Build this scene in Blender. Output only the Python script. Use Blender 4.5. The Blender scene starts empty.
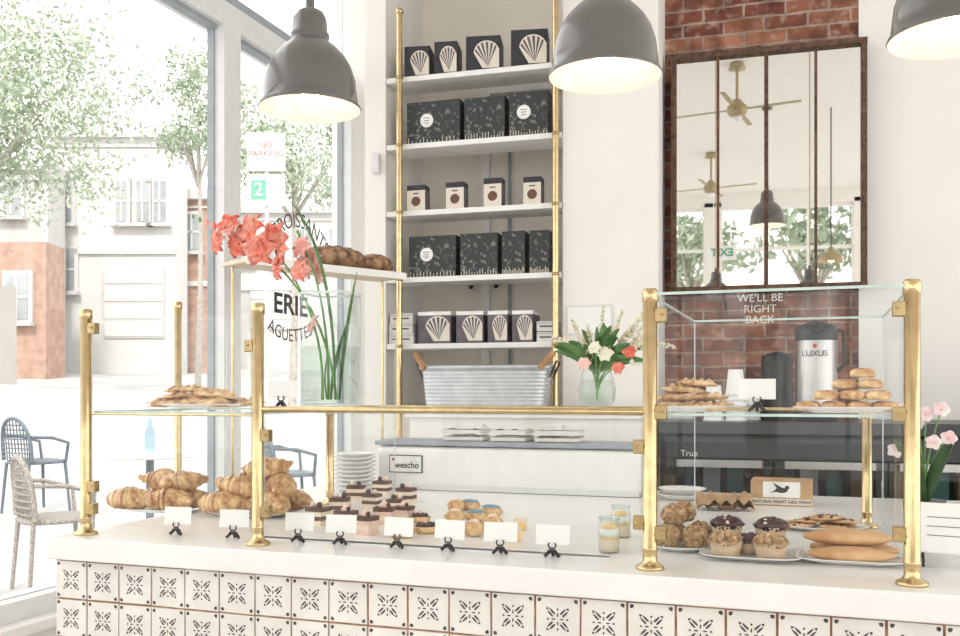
import bpy, math, random
from mathutils import Vector, Matrix, noise
random.seed(7)
TH=math.asin(.3304); ST=.3304; CT=.9439; CZ=1.384
sc=bpy.context.scene
COL=sc.collection
# ---------- survey helpers (solve positions on real planes) ----------
def ray(u,v):
    t=(u-480)/950; return Vector((-ST+CT*t, CT+ST*t, (392-v)/950))
O=Vector((0,0,CZ))
def on_y(u,v,y): d=ray(u,v); return O+d*(y/d.y)
def on_x(u,v,x): d=ray(u,v); return O+d*(x/d.x)
def on_z(u,v,z): d=ray(u,v); return O+d*((z-CZ)/d.z)
def dep(u,v,d): return O+ray(u,v)*d
# ---------- materials ----------
def pm(name,col,rough=.5,metal=0,var=.08,scale=15,bump=0,bscale=None,emit=0,sss=0,trans=0,coat=0,col2=None,thr=None,detail=4):
    m=bpy.data.materials.new(name); m.use_nodes=True; n=m.node_tree.nodes; l=m.node_tree.links
    b=n['Principled BSDF']; b.inputs['Roughness'].default_value=rough; b.inputs['Metallic'].default_value=metal
    tc=n.new('ShaderNodeTexCoord'); nz=n.new('ShaderNodeTexNoise'); nz.inputs['Scale'].default_value=scale; nz.inputs['Detail'].default_value=detail
    l.new(tc.outputs['Object'],nz.inputs['Vector'])
    cr=n.new('ShaderNodeValToRGB'); l.new(nz.outputs['Fac'],cr.inputs['Fac'])
    a=[max(0,c*(1-var)) for c in col]; c2=col2 if col2 else [min(1,c*(1+var)) for c in col]
    if col2: a=col
    e=cr.color_ramp.elements; e[0].position=.35 if not thr else thr-.04; e[1].position=.65 if not thr else thr+.04
    e[0].color=(*a,1); e[1].color=(*c2,1); l.new(cr.outputs['Color'],b.inputs['Base Color'])
    if bump:
        nb=n.new('ShaderNodeTexNoise'); nb.inputs['Scale'].default_value=bscale or scale*3; nb.inputs['Detail'].default_value=6
        l.new(tc.outputs['Object'],nb.inputs['Vector'])
        bp=n.new('ShaderNodeBump'); bp.inputs['Strength'].default_value=bump; bp.inputs['Distance'].default_value=.01
        l.new(nb.outputs['Fac'],bp.inputs['Height']); l.new(bp.outputs['Normal'],b.inputs['Normal'])
    if emit: b.inputs['Emission Color'].default_value=(*col,1); b.inputs['Emission Strength'].default_value=emit
    if sss: b.inputs['Subsurface Weight'].default_value=sss; b.inputs['Subsurface Radius'].default_value=(.02,.01,.006)
    if trans: b.inputs['Transmission Weight'].default_value=trans
    if coat: b.inputs['Coat Weight'].default_value=coat
    return m
def glassmat(name,tint=(.97,.99,.98),rough=.01,gain=1.0,base=.04):
    m=bpy.data.materials.new(name); m.use_nodes=True; n=m.node_tree.nodes; l=m.node_tree.links
    n.remove(n['Principled BSDF']); out=n['Material Output']
    tr=n.new('ShaderNodeBsdfTransparent'); tr.inputs[0].default_value=(*tint,1)
    gl=n.new('ShaderNodeBsdfGlossy'); gl.inputs['Roughness'].default_value=rough
    lw=n.new('ShaderNodeLayerWeight'); lw.inputs[0].default_value=.5
    pw=n.new('ShaderNodeMath'); pw.operation='POWER'; pw.inputs[1].default_value=4.5
    mu=n.new('ShaderNodeMath'); mu.operation='MULTIPLY_ADD'; mu.inputs[1].default_value=.9*gain; mu.inputs[2].default_value=base*gain; mu.use_clamp=True
    mx=n.new('ShaderNodeMixShader'); l.new(lw.outputs['Facing'],pw.inputs[0]); l.new(pw.outputs[0],mu.inputs[0]); l.new(mu.outputs[0],mx.inputs[0])
    l.new(tr.outputs[0],mx.inputs[1]); l.new(gl.outputs[0],mx.inputs[2]); l.new(mx.outputs[0],out.inputs[0])
    return m
def brickmat():
    m=bpy.data.materials.new('brick'); m.use_nodes=True; n=m.node_tree.nodes; l=m.node_tree.links; b=n['Principled BSDF']
    tc=n.new('ShaderNodeTexCoord'); sp=n.new('ShaderNodeSeparateXYZ'); cb=n.new('ShaderNodeCombineXYZ')
    l.new(tc.outputs['Object'],sp.inputs[0]); l.new(sp.outputs['X'],cb.inputs['X']); l.new(sp.outputs['Z'],cb.inputs['Y'])
    nz=n.new('ShaderNodeTexNoise'); nz.inputs['Scale'].default_value=9; l.new(tc.outputs['Object'],nz.inputs['Vector'])
    ad=n.new('ShaderNodeVectorMath'); ad.operation='MULTIPLY_ADD'; ad.inputs[1].default_value=(.02,.02,0)
    l.new(nz.outputs['Color'],ad.inputs[0]); l.new(cb.outputs[0],ad.inputs[2])
    br=n.new('ShaderNodeTexBrick'); br.inputs['Scale'].default_value=1; br.inputs['Brick Width'].default_value=.19; br.inputs['Row Height'].default_value=.066
    br.inputs['Mortar Size'].default_value=.0055; br.inputs['Color1'].default_value=(.2,.06,.04,1); br.inputs['Color2'].default_value=(.5,.22,.13,1); br.inputs['Mortar'].default_value=(.46,.36,.3,1)
    l.new(ad.outputs[0],br.inputs['Vector'])
    n2=n.new('ShaderNodeTexNoise'); n2.inputs['Scale'].default_value=25; n2.inputs['Detail'].default_value=8; l.new(tc.outputs['Object'],n2.inputs['Vector'])
    rp=n.new('ShaderNodeValToRGB'); rp.color_ramp.elements[0].position=.52; rp.color_ramp.elements[0].color=(0,0,0,1); rp.color_ramp.elements[1].position=.75; rp.color_ramp.elements[1].color=(.7,.7,.7,1)
    l.new(n2.outputs['Fac'],rp.inputs[0])
    mx=n.new('ShaderNodeMixRGB'); mx.inputs[2].default_value=(.6,.45,.36,1); l.new(rp.outputs[0],mx.inputs[0]); l.new(br.outputs['Color'],mx.inputs[1])
    n3=n.new('ShaderNodeTexNoise'); n3.inputs['Scale'].default_value=9; n3.inputs['Detail'].default_value=3; l.new(cb.outputs[0],n3.inputs['Vector'])
    r3=n.new('ShaderNodeValToRGB'); r3.color_ramp.elements[0].position=.38; r3.color_ramp.elements[0].color=(.5,.45,.44,1); r3.color_ramp.elements[1].position=.6; r3.color_ramp.elements[1].color=(1,1,1,1); l.new(n3.outputs['Fac'],r3.inputs[0])
    m3=n.new('ShaderNodeMixRGB'); m3.blend_type='MULTIPLY'; m3.inputs[0].default_value=1; l.new(mx.outputs[0],m3.inputs[1]); l.new(r3.outputs[0],m3.inputs[2]); l.new(m3.outputs[0],b.inputs['Base Color'])
    bp=n.new('ShaderNodeBump'); bp.inputs['Distance'].default_value=.01; bp.inputs['Strength'].default_value=.8; bp.invert=True; l.new(br.outputs['Fac'],bp.inputs['Height']); l.new(bp.outputs[0],b.inputs['Normal'])
    b.inputs['Roughness'].default_value=.85
    return m
WHITE=pm('white_plaster',(.88,.86,.82),.8,var=.015,scale=3,bump=.03,bscale=40)
TAUPE=pm('cream_plaster',(.9,.84,.76),.85,var=.03,scale=3)
TRIM=pm('white_trim',(.88,.87,.85),.45,var=.02)
FRAME=pm('aluminium_frame',(.76,.77,.77),.4,var=.03)
GASK=pm('blue_grey_gasket',(.34,.38,.41),.5)
FLOORM=pm('concrete_floor',(.5,.47,.44),.6,var=.1,scale=4)
CEIL=pm('ceiling_white',(.9,.88,.85),.9,var=.01)
MARB=pm('white_quartz',(.87,.86,.84),.22,var=.03,scale=6)
TILE=pm('glazed_tile',(.82,.79,.74),.25,var=.06,scale=9,bump=.1,bscale=30)
GROUT=pm('terracotta_grout',(.36,.19,.13),.8,var=.3,scale=40)
INK=pm('tile_ink',(.06,.055,.055),.35,var=.4,scale=60)
BRASS=pm('polished_brass',(.64,.49,.27),.17,1,var=.1,scale=30)
BRASSD=pm('aged_brass',(.44,.33,.17),.32,1,var=.15,scale=30)
BRASSP=pm('satin_brass_painted',(.42,.34,.2),.45,.3,var=.1,scale=30)
GLASS=glassmat('clear_glass',(.985,.995,.99))
SGLASS=glassmat('shelf_glass',(.98,.99,.988),gain=.22)
WGLASS=glassmat('window_glass',(.985,.99,.99),gain=.6)
VGLASS=glassmat('vase_glass',(.93,.955,.95),gain=1.2,base=.06)
WATER=glassmat('water_green',(.9,.94,.91),base=.02,gain=.5)
EDGE=pm('glass_edge',(.55,.68,.63),.15,var=.1)
EDGEP=pm('thin_glass_edge',(.66,.72,.7),.15,var=.1)
MIRR=pm('mirror_silver',(.93,.92,.9),.015,1,var=.01)
RUST=pm('rusty_iron',(.08,.045,.03),.75,.3,col2=(.19,.11,.075),scale=40,bump=.4)
BRICK=brickmat()
DARK=pm('dark_counter',(.045,.045,.05),.35,var=.1)
BLACK=pm('black_plastic',(.015,.015,.017),.35,var=.2)
STEEL=pm('brushed_steel',(.46,.45,.44),.28,1,var=.06,scale=8)
GALV=pm('galvanised_zinc',(.5,.52,.54),.4,.8,col2=(.58,.6,.62),scale=18)
LGREY=pm('lamp_grey_enamel',(.12,.115,.11),.28,var=.05,coat=.5)
LWHITE=pm('lamp_white_enamel',(.88,.83,.76),.5,emit=.1)  # white enamel with faint emission, standing in for bulb light on the reflector
BULB=pm('bulb_glow',(1,.85,.62),.4,emit=6)
CHINA=pm('white_china',(.9,.89,.87),.18,var=.02)
PAPER=pm('white_paper',(.9,.9,.88),.7,var=.02)
CLOTH=pm('folded_linen',(.8,.77,.72),.9,var=.05,bump=.3,bscale=120)
KRAFT=pm('kraft_paper',(.5,.32,.17),.75,var=.15,bump=.3)
WOOD=pm('warm_wood',(.42,.22,.1),.5,var=.25,scale=12)
PWOOD=pm('pale_birch_wood',(.72,.58,.44),.5,var=.08,scale=12)
CRO=pm('croissant_crust',(.4,.14,.04),.3,col2=(.9,.62,.3),scale=38,bump=.7,bscale=110,detail=7,coat=.3)
CRO2=pm('pastry_crust',(.5,.22,.07),.5,col2=(.9,.65,.35),scale=34,bump=.6,bscale=90,detail=6)
BREAD=pm('bread_crust',(.5,.25,.1),.5,col2=(.76,.49,.26),scale=12,bump=.25)
DBREAD=pm('dark_crust',(.09,.04,.022),.6,col2=(.45,.27,.15),scale=26,bump=.6)
CHOC=pm('chocolate_sponge',(.06,.025,.015),.6,col2=(.16,.065,.04),scale=80,bump=.3)
CREAM=pm('cream_layer',(.85,.7,.55),.5,var=.06)
PINK=pm('pink_cream',(.84,.58,.5),.5,var=.12,scale=40)
BERRY=pm('dark_berry',(.025,.01,.014),.35,col2=(.1,.03,.035),scale=60)
BLUEI=pm('blue_icing',(.2,.34,.45),.3,var=.15)
LINER=pm('muffin_liner',(.72,.55,.38),.6,var=.1)
NUT=pm('nut_crumble',(.36,.17,.07),.6,col2=(.82,.56,.3),scale=90,bump=1)
YELL=pm('lemon_curd',(.9,.62,.2),.35,var=.1)
CORAL=pm('coral_petal',(.9,.17,.11),.5,col2=(.98,.48,.38),scale=16,sss=.2)
PEACH=pm('peach_petal',(.95,.45,.38),.5,col2=(.97,.76,.7),scale=12)
CPET=pm('cream_petal',(.88,.85,.72),.55,var=.08)
GREEN=pm('leaf_green',(.045,.13,.03),.45,col2=(.12,.25,.07),scale=18)
STEMG=pm('stem_green',(.16,.36,.1),.45,var=.2)
BOXD=pm('printed_charcoal_card',(.03,.035,.035),.5,col2=(.2,.21,.18),scale=60,thr=.6,detail=8)
BOXK=pm('black_card',(.03,.028,.035),.5,var=.2)
BOXP=pm('plum_grey_card',(.13,.11,.13),.5,var=.2)
BOXC=pm('cream_card',(.78,.71,.62),.6,var=.04)
BOXW=pm('matte_white_card',(.74,.73,.71),.6,var=.03)
COCOA=pm('cocoa_print',(.16,.07,.04),.5,var=.2)
LABEL=pm('white_label',(.85,.85,.83),.5)
LETG=pm('etched_lettering',(.72,.7,.68),.6)
INKT=pm('text_ink',(.03,.03,.03),.5)
REDT=pm('red_ink',(.6,.05,.04),.5)
REDP=pm('pale_red_ink',(.6,.16,.13),.5)  # lighter, less saturated red for the street sign
PAVE=pm('pale_pavement',(.46,.455,.45),.85,var=.12,scale=1.2)
FAC=pm('white_stucco',(.6,.595,.58),.85,var=.03,scale=1)
FAC2=pm('cream_stucco',(.52,.51,.495),.85,var=.03,scale=1)
FACW=pm('facade_glass',(.33,.35,.36),.3,var=.15,scale=1)
FACB=pm('terracotta_facade',(.42,.28,.22),.85,var=.15,scale=3)
FOL=pm('pale_foliage',(.28,.35,.24),.6,col2=(.46,.52,.4),scale=1.5)  # leaf greens lightened, outdoor haze put into the colour
BARK=pm('bark',(.4,.37,.33),.9,var=.2,bump=.5)
RATT=pm('woven_rattan',(.33,.3,.27),.6,var=.35,scale=90,bump=.5)
BLUEM=pm('slate_blue_metal',(.12,.15,.18),.4,var=.1)
SIGNG=pm('sign_green',(.12,.4,.27),.5)
# ---------- mesh builder ----------
class G:
    def __init__(s): s.v=[];s.f=[];s.m=[];s.sm=[];s.mats=[]
    def mi(s,m):
        if m not in s.mats: s.mats.append(m)
        return s.mats.index(m)
    def add(s,vs,fs,mat,smooth=True,T=None):
        o=len(s.v); k=s.mi(mat)
        for p in vs:
            p=Vector(p); s.v.append(T@p if T else p)
        for f in fs: s.f.append([i+o for i in f]); s.m.append(k); s.sm.append(smooth)
        return s
    def box(s,c,d,mat,rz=0,T=None):
        x,y,z=[q/2 for q in d]; M=Matrix.Translation(c)@Matrix.Rotation(rz,4,'Z')
        if T: M=T@M
        vs=[(a*x,b*y,e*z) for a in(-1,1) for b in(-1,1) for e in(-1,1)]
        return s.add(vs,[(0,1,3,2),(4,6,7,5),(0,4,5,1),(2,3,7,6),(0,2,6,4),(1,5,7,3)],mat,False,M)
    def tube(s,pts,rs,mat,n=10,cap=True):
        pts=[Vector(p) for p in pts]
        if not hasattr(rs,'__len__'): rs=[rs]*len(pts)
        vs=[];fs=[]; up=None
        for i,p in enumerate(pts):
            d=(pts[min(i+1,len(pts)-1)]-pts[max(i-1,0)]).normalized()
            if up is None: up=Vector((0,0,1)) if abs(d.z)<.9 else Vector((1,0,0))
            a=d.cross(up).normalized(); b=a.cross(d).normalized(); up=b
            for k in range(n):
                w=2*math.pi*k/n; vs.append(p+(a*math.cos(w)+b*math.sin(w))*rs[i])
        for i in range(len(pts)-1):
            for k in range(n):
                fs.append((i*n+k,i*n+(k+1)%n,(i+1)*n+(k+1)%n,(i+1)*n+k))
        s.add(vs,fs,mat)
        if cap:
            s.add(vs[:n],[tuple(range(n-1,-1,-1))],mat,False); s.add(vs[-n:],[tuple(range(n))],mat,False)
        return s
    def lathe(s,prof,mat,c=(0,0,0),n=32,mod=None,T=None):
        vs=[];fs=[]
        for (r,z) in prof:
            for k in range(n):
                w=2*math.pi*k/n; q=mod(w,r,z) if mod else (r*math.cos(w),r*math.sin(w))
                vs.append((c[0]+q[0],c[1]+q[1],c[2]+z))
        for i in range(len(prof)-1):
            for k in range(n): fs.append((i*n+k,i*n+(k+1)%n,(i+1)*n+(k+1)%n,(i+1)*n+k))
        return s.add(vs,fs,mat,True,T)
    def ball(s,c,r,mat,n=14,m=9,amp=0,freq=8,T=None,flat=None):
        if not hasattr(r,'__len__'): r=(r,r,r)
        vs=[];fs=[]; sd=random.random()*50
        for i in range(m+1):
            ph=math.pi*i/m
            for k in range(n):
                w=2*math.pi*k/n; p=Vector((math.sin(ph)*math.cos(w),math.sin(ph)*math.sin(w),-math.cos(ph)))
                if amp: p*=1+amp*noise.noise(p*freq*.3+Vector((sd,0,0)))
                if flat is not None and p.z<flat: p.z=flat
                vs.append((c[0]+p.x*r[0],c[1]+p.y*r[1],c[2]+p.z*r[2]))
        for i in range(m):
            for k in range(n): fs.append((i*n+k,i*n+(k+1)%n,(i+1)*n+(k+1)%n,(i+1)*n+k))
        return s.add(vs,fs,mat,True,T)
    def pane(s,c0,a,b,th,mat=None,edge=None):
        mat=mat or GLASS; edge=edge or EDGE
        c0=Vector(c0);a=Vector(a);b=Vector(b);nn=a.cross(b).normalized()*th/2
        P=[c0,c0+a,c0+a+b,c0+b]; s.add(P,[(0,1,2,3)],mat,False)
        for i in range(4):
            p,q=P[i],P[(i+1)%4]; s.add([p-nn,q-nn,q+nn,p+nn],[(0,1,2,3)],edge,False)
        return s
    def make(s,name,parent=None,loc=(0,0,0),rz=0,bev=0,seg=2,label=None,cat=None,group=None,kind=None,rot=None):
        me=bpy.data.meshes.new(name); me.from_pydata([tuple(p) for p in s.v],[],s.f)
        for m in s.mats: me.materials.append(m)
        me.polygons.foreach_set('material_index',s.m); me.polygons.foreach_set('use_smooth',s.sm); me.update()
        o=bpy.data.objects.new(name,me); COL.objects.link(o); o.location=loc
        o.rotation_euler=rot if rot else (0,0,rz)
        if parent: o.parent=parent
        if bev:
            b=o.modifiers.new('b','BEVEL'); b.width=bev; b.segments=seg; b.limit_method='ANGLE'
        meta(o,label,cat,group,kind); return o
def meta(o,label=None,cat=None,group=None,kind=None):
    if label:o['label']=label
    if cat:o['category']=cat
    if group:o['group']=group
    if kind:o['kind']=kind
    return o
def root(name,label,cat,loc=(0,0,0),rz=0,group=None):
    e=bpy.data.objects.new(name,None); COL.objects.link(e); e.location=loc; e.rotation_euler=(0,0,rz); e.empty_display_size=.05
    return meta(e,label,cat,group)
def text(body,size,mat,name,parent,loc,rot,arc=None,cat=None,label=None,sp=1,align='CENTER',bold=0,sx=1):
    cu=bpy.data.curves.new(name,'FONT'); cu.body=body; cu.size=size; cu.align_x=align; cu.align_y='CENTER'; cu.extrude=.0004; cu.space_character=sp; cu.offset=bold
    t=bpy.data.objects.new('tmp',cu); COL.objects.link(t); bpy.context.view_layer.update()
    me=bpy.data.meshes.new_from_object(t.evaluated_get(bpy.context.evaluated_depsgraph_get())); bpy.data.objects.remove(t)
    me.materials.clear(); me.materials.append(mat)
    for v in me.vertices: v.co.x*=sx
    if arc:
        for v in me.vertices:
            a=v.co.x/arc; r=arc+v.co.y; v.co.x=r*math.sin(a); v.co.y=r*math.cos(a)-arc
    o=bpy.data.objects.new(name,me); COL.objects.link(o); o.location=loc; o.rotation_euler=rot
    if parent:o.parent=parent
    return meta(o,label,cat)
FR=(math.pi/2,0,0)
def struct(g,name,label,**k): return g.make(name,label=label,kind='structure',**k)
# the back wall of this room is not quite parallel to the counter: everything on it turns by WA about WP
WA=math.radians(2.9); WP=Vector((-1.2,4.4,0)); WR=Matrix.Rotation(WA,3,'Z')
def turn_back(names_before):
    for o in list(COL.objects):
        if o.name in names_before or o.parent: continue
        l=o.location.copy(); q=WR@(Vector((l.x,l.y,0))-WP)+WP; o.location=(q.x,q.y,l.z)
        o.rotation_euler.z+=WA
def snap(): return set(o.name for o in COL.objects)
# ================= ROOM =================
XW=-2.27; YB=4.6; ZC=4.05; YN=4.31
struct(G().box((1.4,.5,-.05),(7.6,9.3,.1),FLOORM),'floor','grey concrete cafe floor')
struct(G().box((1.4,.5,ZC+.05),(7.6,9.8,.1),CEIL),'ceiling','plain white plaster ceiling')
S0=snap()
nx0=on_y(388,0,YN).x; nx1=on_y(561.5,0,YN).x; bx0,bx1=-.665,.212; xp=on_y(368,0,YN).x
g=G()
def seg(x0,x1,y0=YB,z0=0,z1=ZC,mat=WHITE): g.box(((x0+x1)/2,(y0+YB+.25)/2,(z0+z1)/2),(x1-x0,YB+.25-y0,z1-z0),mat)
seg(XW-.15,xp); seg(xp,nx0,YN); seg(nx1,bx0,YN); seg(bx1,5.1); seg(nx0,nx1,YN,0,1.285); seg(nx0,nx1,YN,3.66,ZC)
g.box(((nx0+nx1)/2,YB+.28,2.4),(nx1-nx0,.06,2.6),TAUPE)
struct(g,'wall_back','white plaster wall with tall shelving niche')
struct(G().box(((bx0+bx1)/2,YB+.14,ZC/2),(bx1-bx0,.22,ZC),BRICK),'wall_back','exposed red brick wall section')
g=G(); g.box((-1.63,YB+.235,2.2),(.045,.03,1.75),TRIM); g.box((-1.38,YB+.235,3.0),(.46,.03,.05),TRIM); g.box((-1.5,YB+.235,2.2),(.012,.02,1.6),GASK)
struct(g,'trim_1','white painted casing inside the niche')
# dark zigzag emblem low in the niche
p0=on_y(468,283,YB+.2); g=G(); zz_=[(0,.05),(.035,-.03),(.07,.05),(.105,-.03),(.14,.05),(.175,-.03),(.21,.05)]
for (a0,b0),(a1,b1) in zip(zz_[:-1],zz_[1:]): g.tube([(a0,0,b0),(a1,0,b1)],.008,INKT,6)
g.make('zigzag_emblem',loc=(p0.x,YB+.235,p0.z),label='dark zigzag emblem mounted inside the shelving niche',cat='emblem')
turn_back(S0)
# window wall
g=G(); g.box((XW-.075,.25,.33),(.15,8.3,.66),WHITE); g.box((XW-.05,.25,.675),(.22,8.3,.03),TRIM)
struct(g,'wall_left','low white wall under street windows')
ys=[-4.0,-1.9,.2,3.36,4.49]
zt=2.9
for i in range(4):
    y0,y1=ys[i],ys[i+1]; g=G(); w=.095 if i<3 else .08
    g.box((XW-.04,y0+w/2,1.8),(.08,w,2.22),FRAME); g.box((XW-.06,y0+w+.005,1.8),(.03,.01,2.2),GASK)
    g.box((XW-.04,y1-.02,1.8),(.08,.04,2.22),FRAME); g.box((XW-.06,y1-.045,1.8),(.03,.01,2.2),GASK)
    g.box((XW-.063,(y0+y1)/2,.72),(.12,y1-y0,.06),FRAME); g.box((XW-.063,(y0+y1)/2,zt+.04),(.12,y1-y0,.1),FRAME)
    g.box((XW-.055,(y0+y1)/2,zt-.018),(.04,y1-y0,.016),GASK)
    g.pane((XW-.06,y0+w,.75),(0,y1-y0-w-.04,0),(0,0,zt-.76),.008,WGLASS)
    g.box((XW-.05,y0+.04,3.52),(.1,.08,.94),FRAME); g.box((XW-.063,(y0+y1)/2,4.0),(.12,y1-y0,.08),FRAME); g.box((XW-.06,(y0+y1)/2,3.02),(.05,y1-y0,.06),GASK)
    g.pane((XW-.06,y0+.08,3.05),(0,y1-y0-.1,0),(0,0,.9),.008,WGLASS)
    struct(g,'window_%d'%(i+1),'large street window with pale aluminium frame')
p=on_x(8,335,XW-.04); G().box((0,0,0),(.002,.16,.3),PAPER).make('paper_notice',loc=(XW-.045,2.21,p.z),label='white paper notice taped to the street window',cat='notice')
# rear wall with windows (seen in the mirror)
g=G(); g.box((1.4,-4.1,.4),(7.6,.2,.8),WHITE); g.box((1.4,-4.1,3.97),(7.6,.2,.2),WHITE)
for x in (-2.3,-.4,1.5,3.4,5.1): g.box((x,-4.1,2.35),(.22,.2,3.15),WHITE)
struct(g,'wall_front','white wall with tall windows')
for i,(a,b) in enumerate(((-2.19,-.51),(-.29,1.39),(1.61,3.29),(3.51,4.99))):
    g=G()
    for k in range(4): g.box((a+(b-a)*k/3,-4.1,2.33),(.035,.05,3.05),TRIM)
    for z in (.83,3.3,3.85): g.box(((a+b)/2,-4.1,z),(b-a,.055,.04),TRIM)
    g.pane((a,-4.1,.8),(b-a,0,0),(0,0,3.1),.008,WGLASS)
    struct(g,'window_%d'%(i+5),'tall pale-mullioned window')
# ================= COUNTER =================
cx0,cx1=-1.903,-1.903+.102*26
r=root('service_counter','white counter base faced with patterned black and white tiles','counter',((cx0+cx1)/2,2.4,0))
def P(o): return (-(cx0+cx1)/2,-2.4,0)
g=G(); g.box(((cx0+cx1)/2,2.9,.47),(cx1-cx0,1.6,.94),WHITE); g.make('body',r,P(r))
g=G(); g.box(((cx0+cx1)/2,2.05,.47),(cx1-cx0,.06,.94),GROUT)
T=.102
for i in range(26):
    for j in range(9):
        cx=cx0+T*(i+.5); cz=.938-T*(j+.5); h=T/2-.0016; yy=2.016+random.uniform(-.0008,.0008)
        if cz-h<0: continue
        j4=[random.uniform(-.0012,.0012) for _ in range(4)]
        a=[(cx-h+j4[0],2.03,cz-h),(cx+h,2.03,cz-h+j4[1]),(cx+h+j4[2],2.03,cz+h),(cx-h,2.03,cz+h+j4[3])]
        b=[(cx+(p[0]-cx)*.98,yy,cz+(p[2]-cz)*.98) for p in a]
        g.add(a+b,[(4,5,6,7),(0,1,5,4),(1,2,6,5),(2,3,7,6),(3,0,4,7)],TILE,False)
        yk=yy-.0006
        def leaf(cr,ang,L,W,n=8,off=0):
            pts=[]
            for k in range(n):
                s=2*math.pi*k/n; lx=cr+L*math.cos(s)*.5; ly=off+W*.5*math.sin(s)*(1-.35*math.cos(s))
                pts.append((cx+lx*math.cos(ang)-ly*math.sin(ang),yk,cz+lx*math.sin(ang)+ly*math.cos(ang)))
            g.add(pts,[tuple(range(n))],INK,False)
        for k in range(4):
            an=math.pi/4+k*math.pi/2
            leaf(.0205,an,.0195,.0045,8,.0036); leaf(.0205,an,.0195,.0045,8,-.0036); leaf(.0325,an,.0055,.0055,8)
            leaf(.0095,k*math.pi/2,.010,.0035,6); leaf(.022,k*math.pi/2,.0055,.0045,6)
            leaf(.0585,an,.009,.010,6)
g.make('tiled_front',r,P(r))
g=G(); g.box(((cx0+cx1)/2,2.86,.9715),(cx1-cx0+.016,1.74,.057),MARB)
wt=g.make('worktop',bev=.004,label='long white quartz worktop on the tiled counter',cat='worktop')
g=G()
x0=on_y(268,0,2.2).x; x1=on_y(612,0,2.2).x
g.box(((x0+x1)/2,2.17,1.0015),(x1-x0,.03,.003),FRAME)
for k in range(140):
    xx=x0+(x1-x0)*(k+.5)/140; g.box((xx,2.17,1.0035),(.0035,.02,.001),DARK)
g.make('vent_grille',label='slim perforated metal vent strip set in the worktop',cat='vent')
# ================= GLASS CASE =================
YF=2.07; ZP=1.608; ZS=1.335; YR=2.9
def px(u,y=YF): return on_y(u,0,y).x
XA,XB,XC,XD=px(86),px(258),px(650),px(912)
r=root('glass_display_case','glass pastry case with polished brass posts on the worktop','display case',((XA+XD)/2,2.5,1.0)); off=(-(XA+XD)/2,-2.5,-1.0)
def post(x,y,top,rad=.0145,cl=()):
    g=G(); g.lathe([(.0001,1.0),(.031,1.0),(.031,1.005),(.028,1.008),(.02,1.012),(rad,1.018),(rad,1.04),(rad+.0015,1.042),(rad+.0015,1.046),(rad,1.048),(rad,top-.03),(rad+.002,top-.028),(rad+.002,top-.004),(rad-.002,top),(.0001,top)],BRASS,(x,y,0),24)
    o=g.make('post',r,off)
    for z,dx,dy in cl:
        c=G(); c.box((x+dx*.8,y+dy,z),(.024 if dx else .018,.022 if dx else .03,.03),BRASSD); c.lathe([(.0001,z+.0),(.005,z),(.005,z+.004),(.0001,z+.004)],BRASS,(x+dx*.9,y+dy-.014,0),8)
        q=c.make('clamp',o,(0,0,0),bev=.002)
post(XA,YF,ZP,cl=((1.555,.03,0),(1.13,.03,0),(1.07,.026,0)))
post(XB,YF,ZP,cl=((1.275,.03,0),(1.085,.03,0),(1.5,-.028,0)))
post(XC,YF,ZP,.0155,cl=((1.265,-.03,0),(1.1,-.03,0),(1.55,.03,0),(1.34,.03,0),(1.08,.03,0)))
post(XD,YF,ZP,.0155,cl=((1.55,-.03,0),(1.34,-.03,0),(1.1,-.03,0)))
post(px(178,2.7),2.7,1.69,.012)
post(px(330,YR),YR,ZS-.004,.014); post(px(867,YR),YR,ZS-.004,.014)
g=G(); g.tube([(XB,YF,ZS+.006),(XC,YF,ZS+.006)],.0075,BRASS,12); g.tube([(px(330,YR),YR,ZS+.0),(px(867,YR),YR,ZS+.0)],.005,BRASS,10); g.make('rail',r,off)
g=G(); g.tube([(XA,YF,1.325),(XB,YF,1.325)],.003,BRASS,8); g.make('rail',r,off)
gap=.02
def panel(a,b,z0,z1,mt=None):
    a=Vector(a);b=Vector(b); G().pane((a.x,a.y,z0),(b.x-a.x,b.y-a.y,0),(0,0,z1-z0),.003,mt,EDGEP).make('glass_panel',r,off)
panel((XA+gap,YF),(XB-gap,YF),1.03,1.58); panel((XB+gap,YF),(XC-gap,YF),1.03,ZS-.006); panel((XC+gap,YF),(XD-gap,YF),1.03,1.59)
panel((XA,YF+gap),(XA-.02,2.75),1.02,1.57,SGLASS); panel((XB,YF+gap),(XB,YR),1.02,1.58,SGLASS); panel((XC,YF+gap),(XC,YR),1.02,1.59,SGLASS); panel((XD,YF+gap),(XD,YR),1.02,1.59,SGLASS)
def gshelf(x0,x1,y0,y1,z,n='glass_shelf'): G().pane((x0,y0,z),(x1-x0,0,0),(0,y1-y0,0),.006,SGLASS).make(n,r,off)
gshelf(XA+.01,XB-.01,YF+.02,2.66,ZS-.005); gshelf(XB+.01,XC-.01,YF+.01,YR,ZS); gshelf(XC+.01,XD-.01,YF+.02,YR,ZS); gshelf(XC,XD,YF-.01,YR,1.596)
t=text("WE'LL BE\nRIGHT\nBACK",.028,LETG,'lettering',r,(px(760,2.55)+off[0],2.55+off[1],on_y(762,309,2.55).z+off[2]),FR)
G().pane((px(725,2.556),2.556,1.35),(.2,0,0),(0,0,.24),.002,SGLASS,EDGEP).make('glass_panel',r,off)
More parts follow.
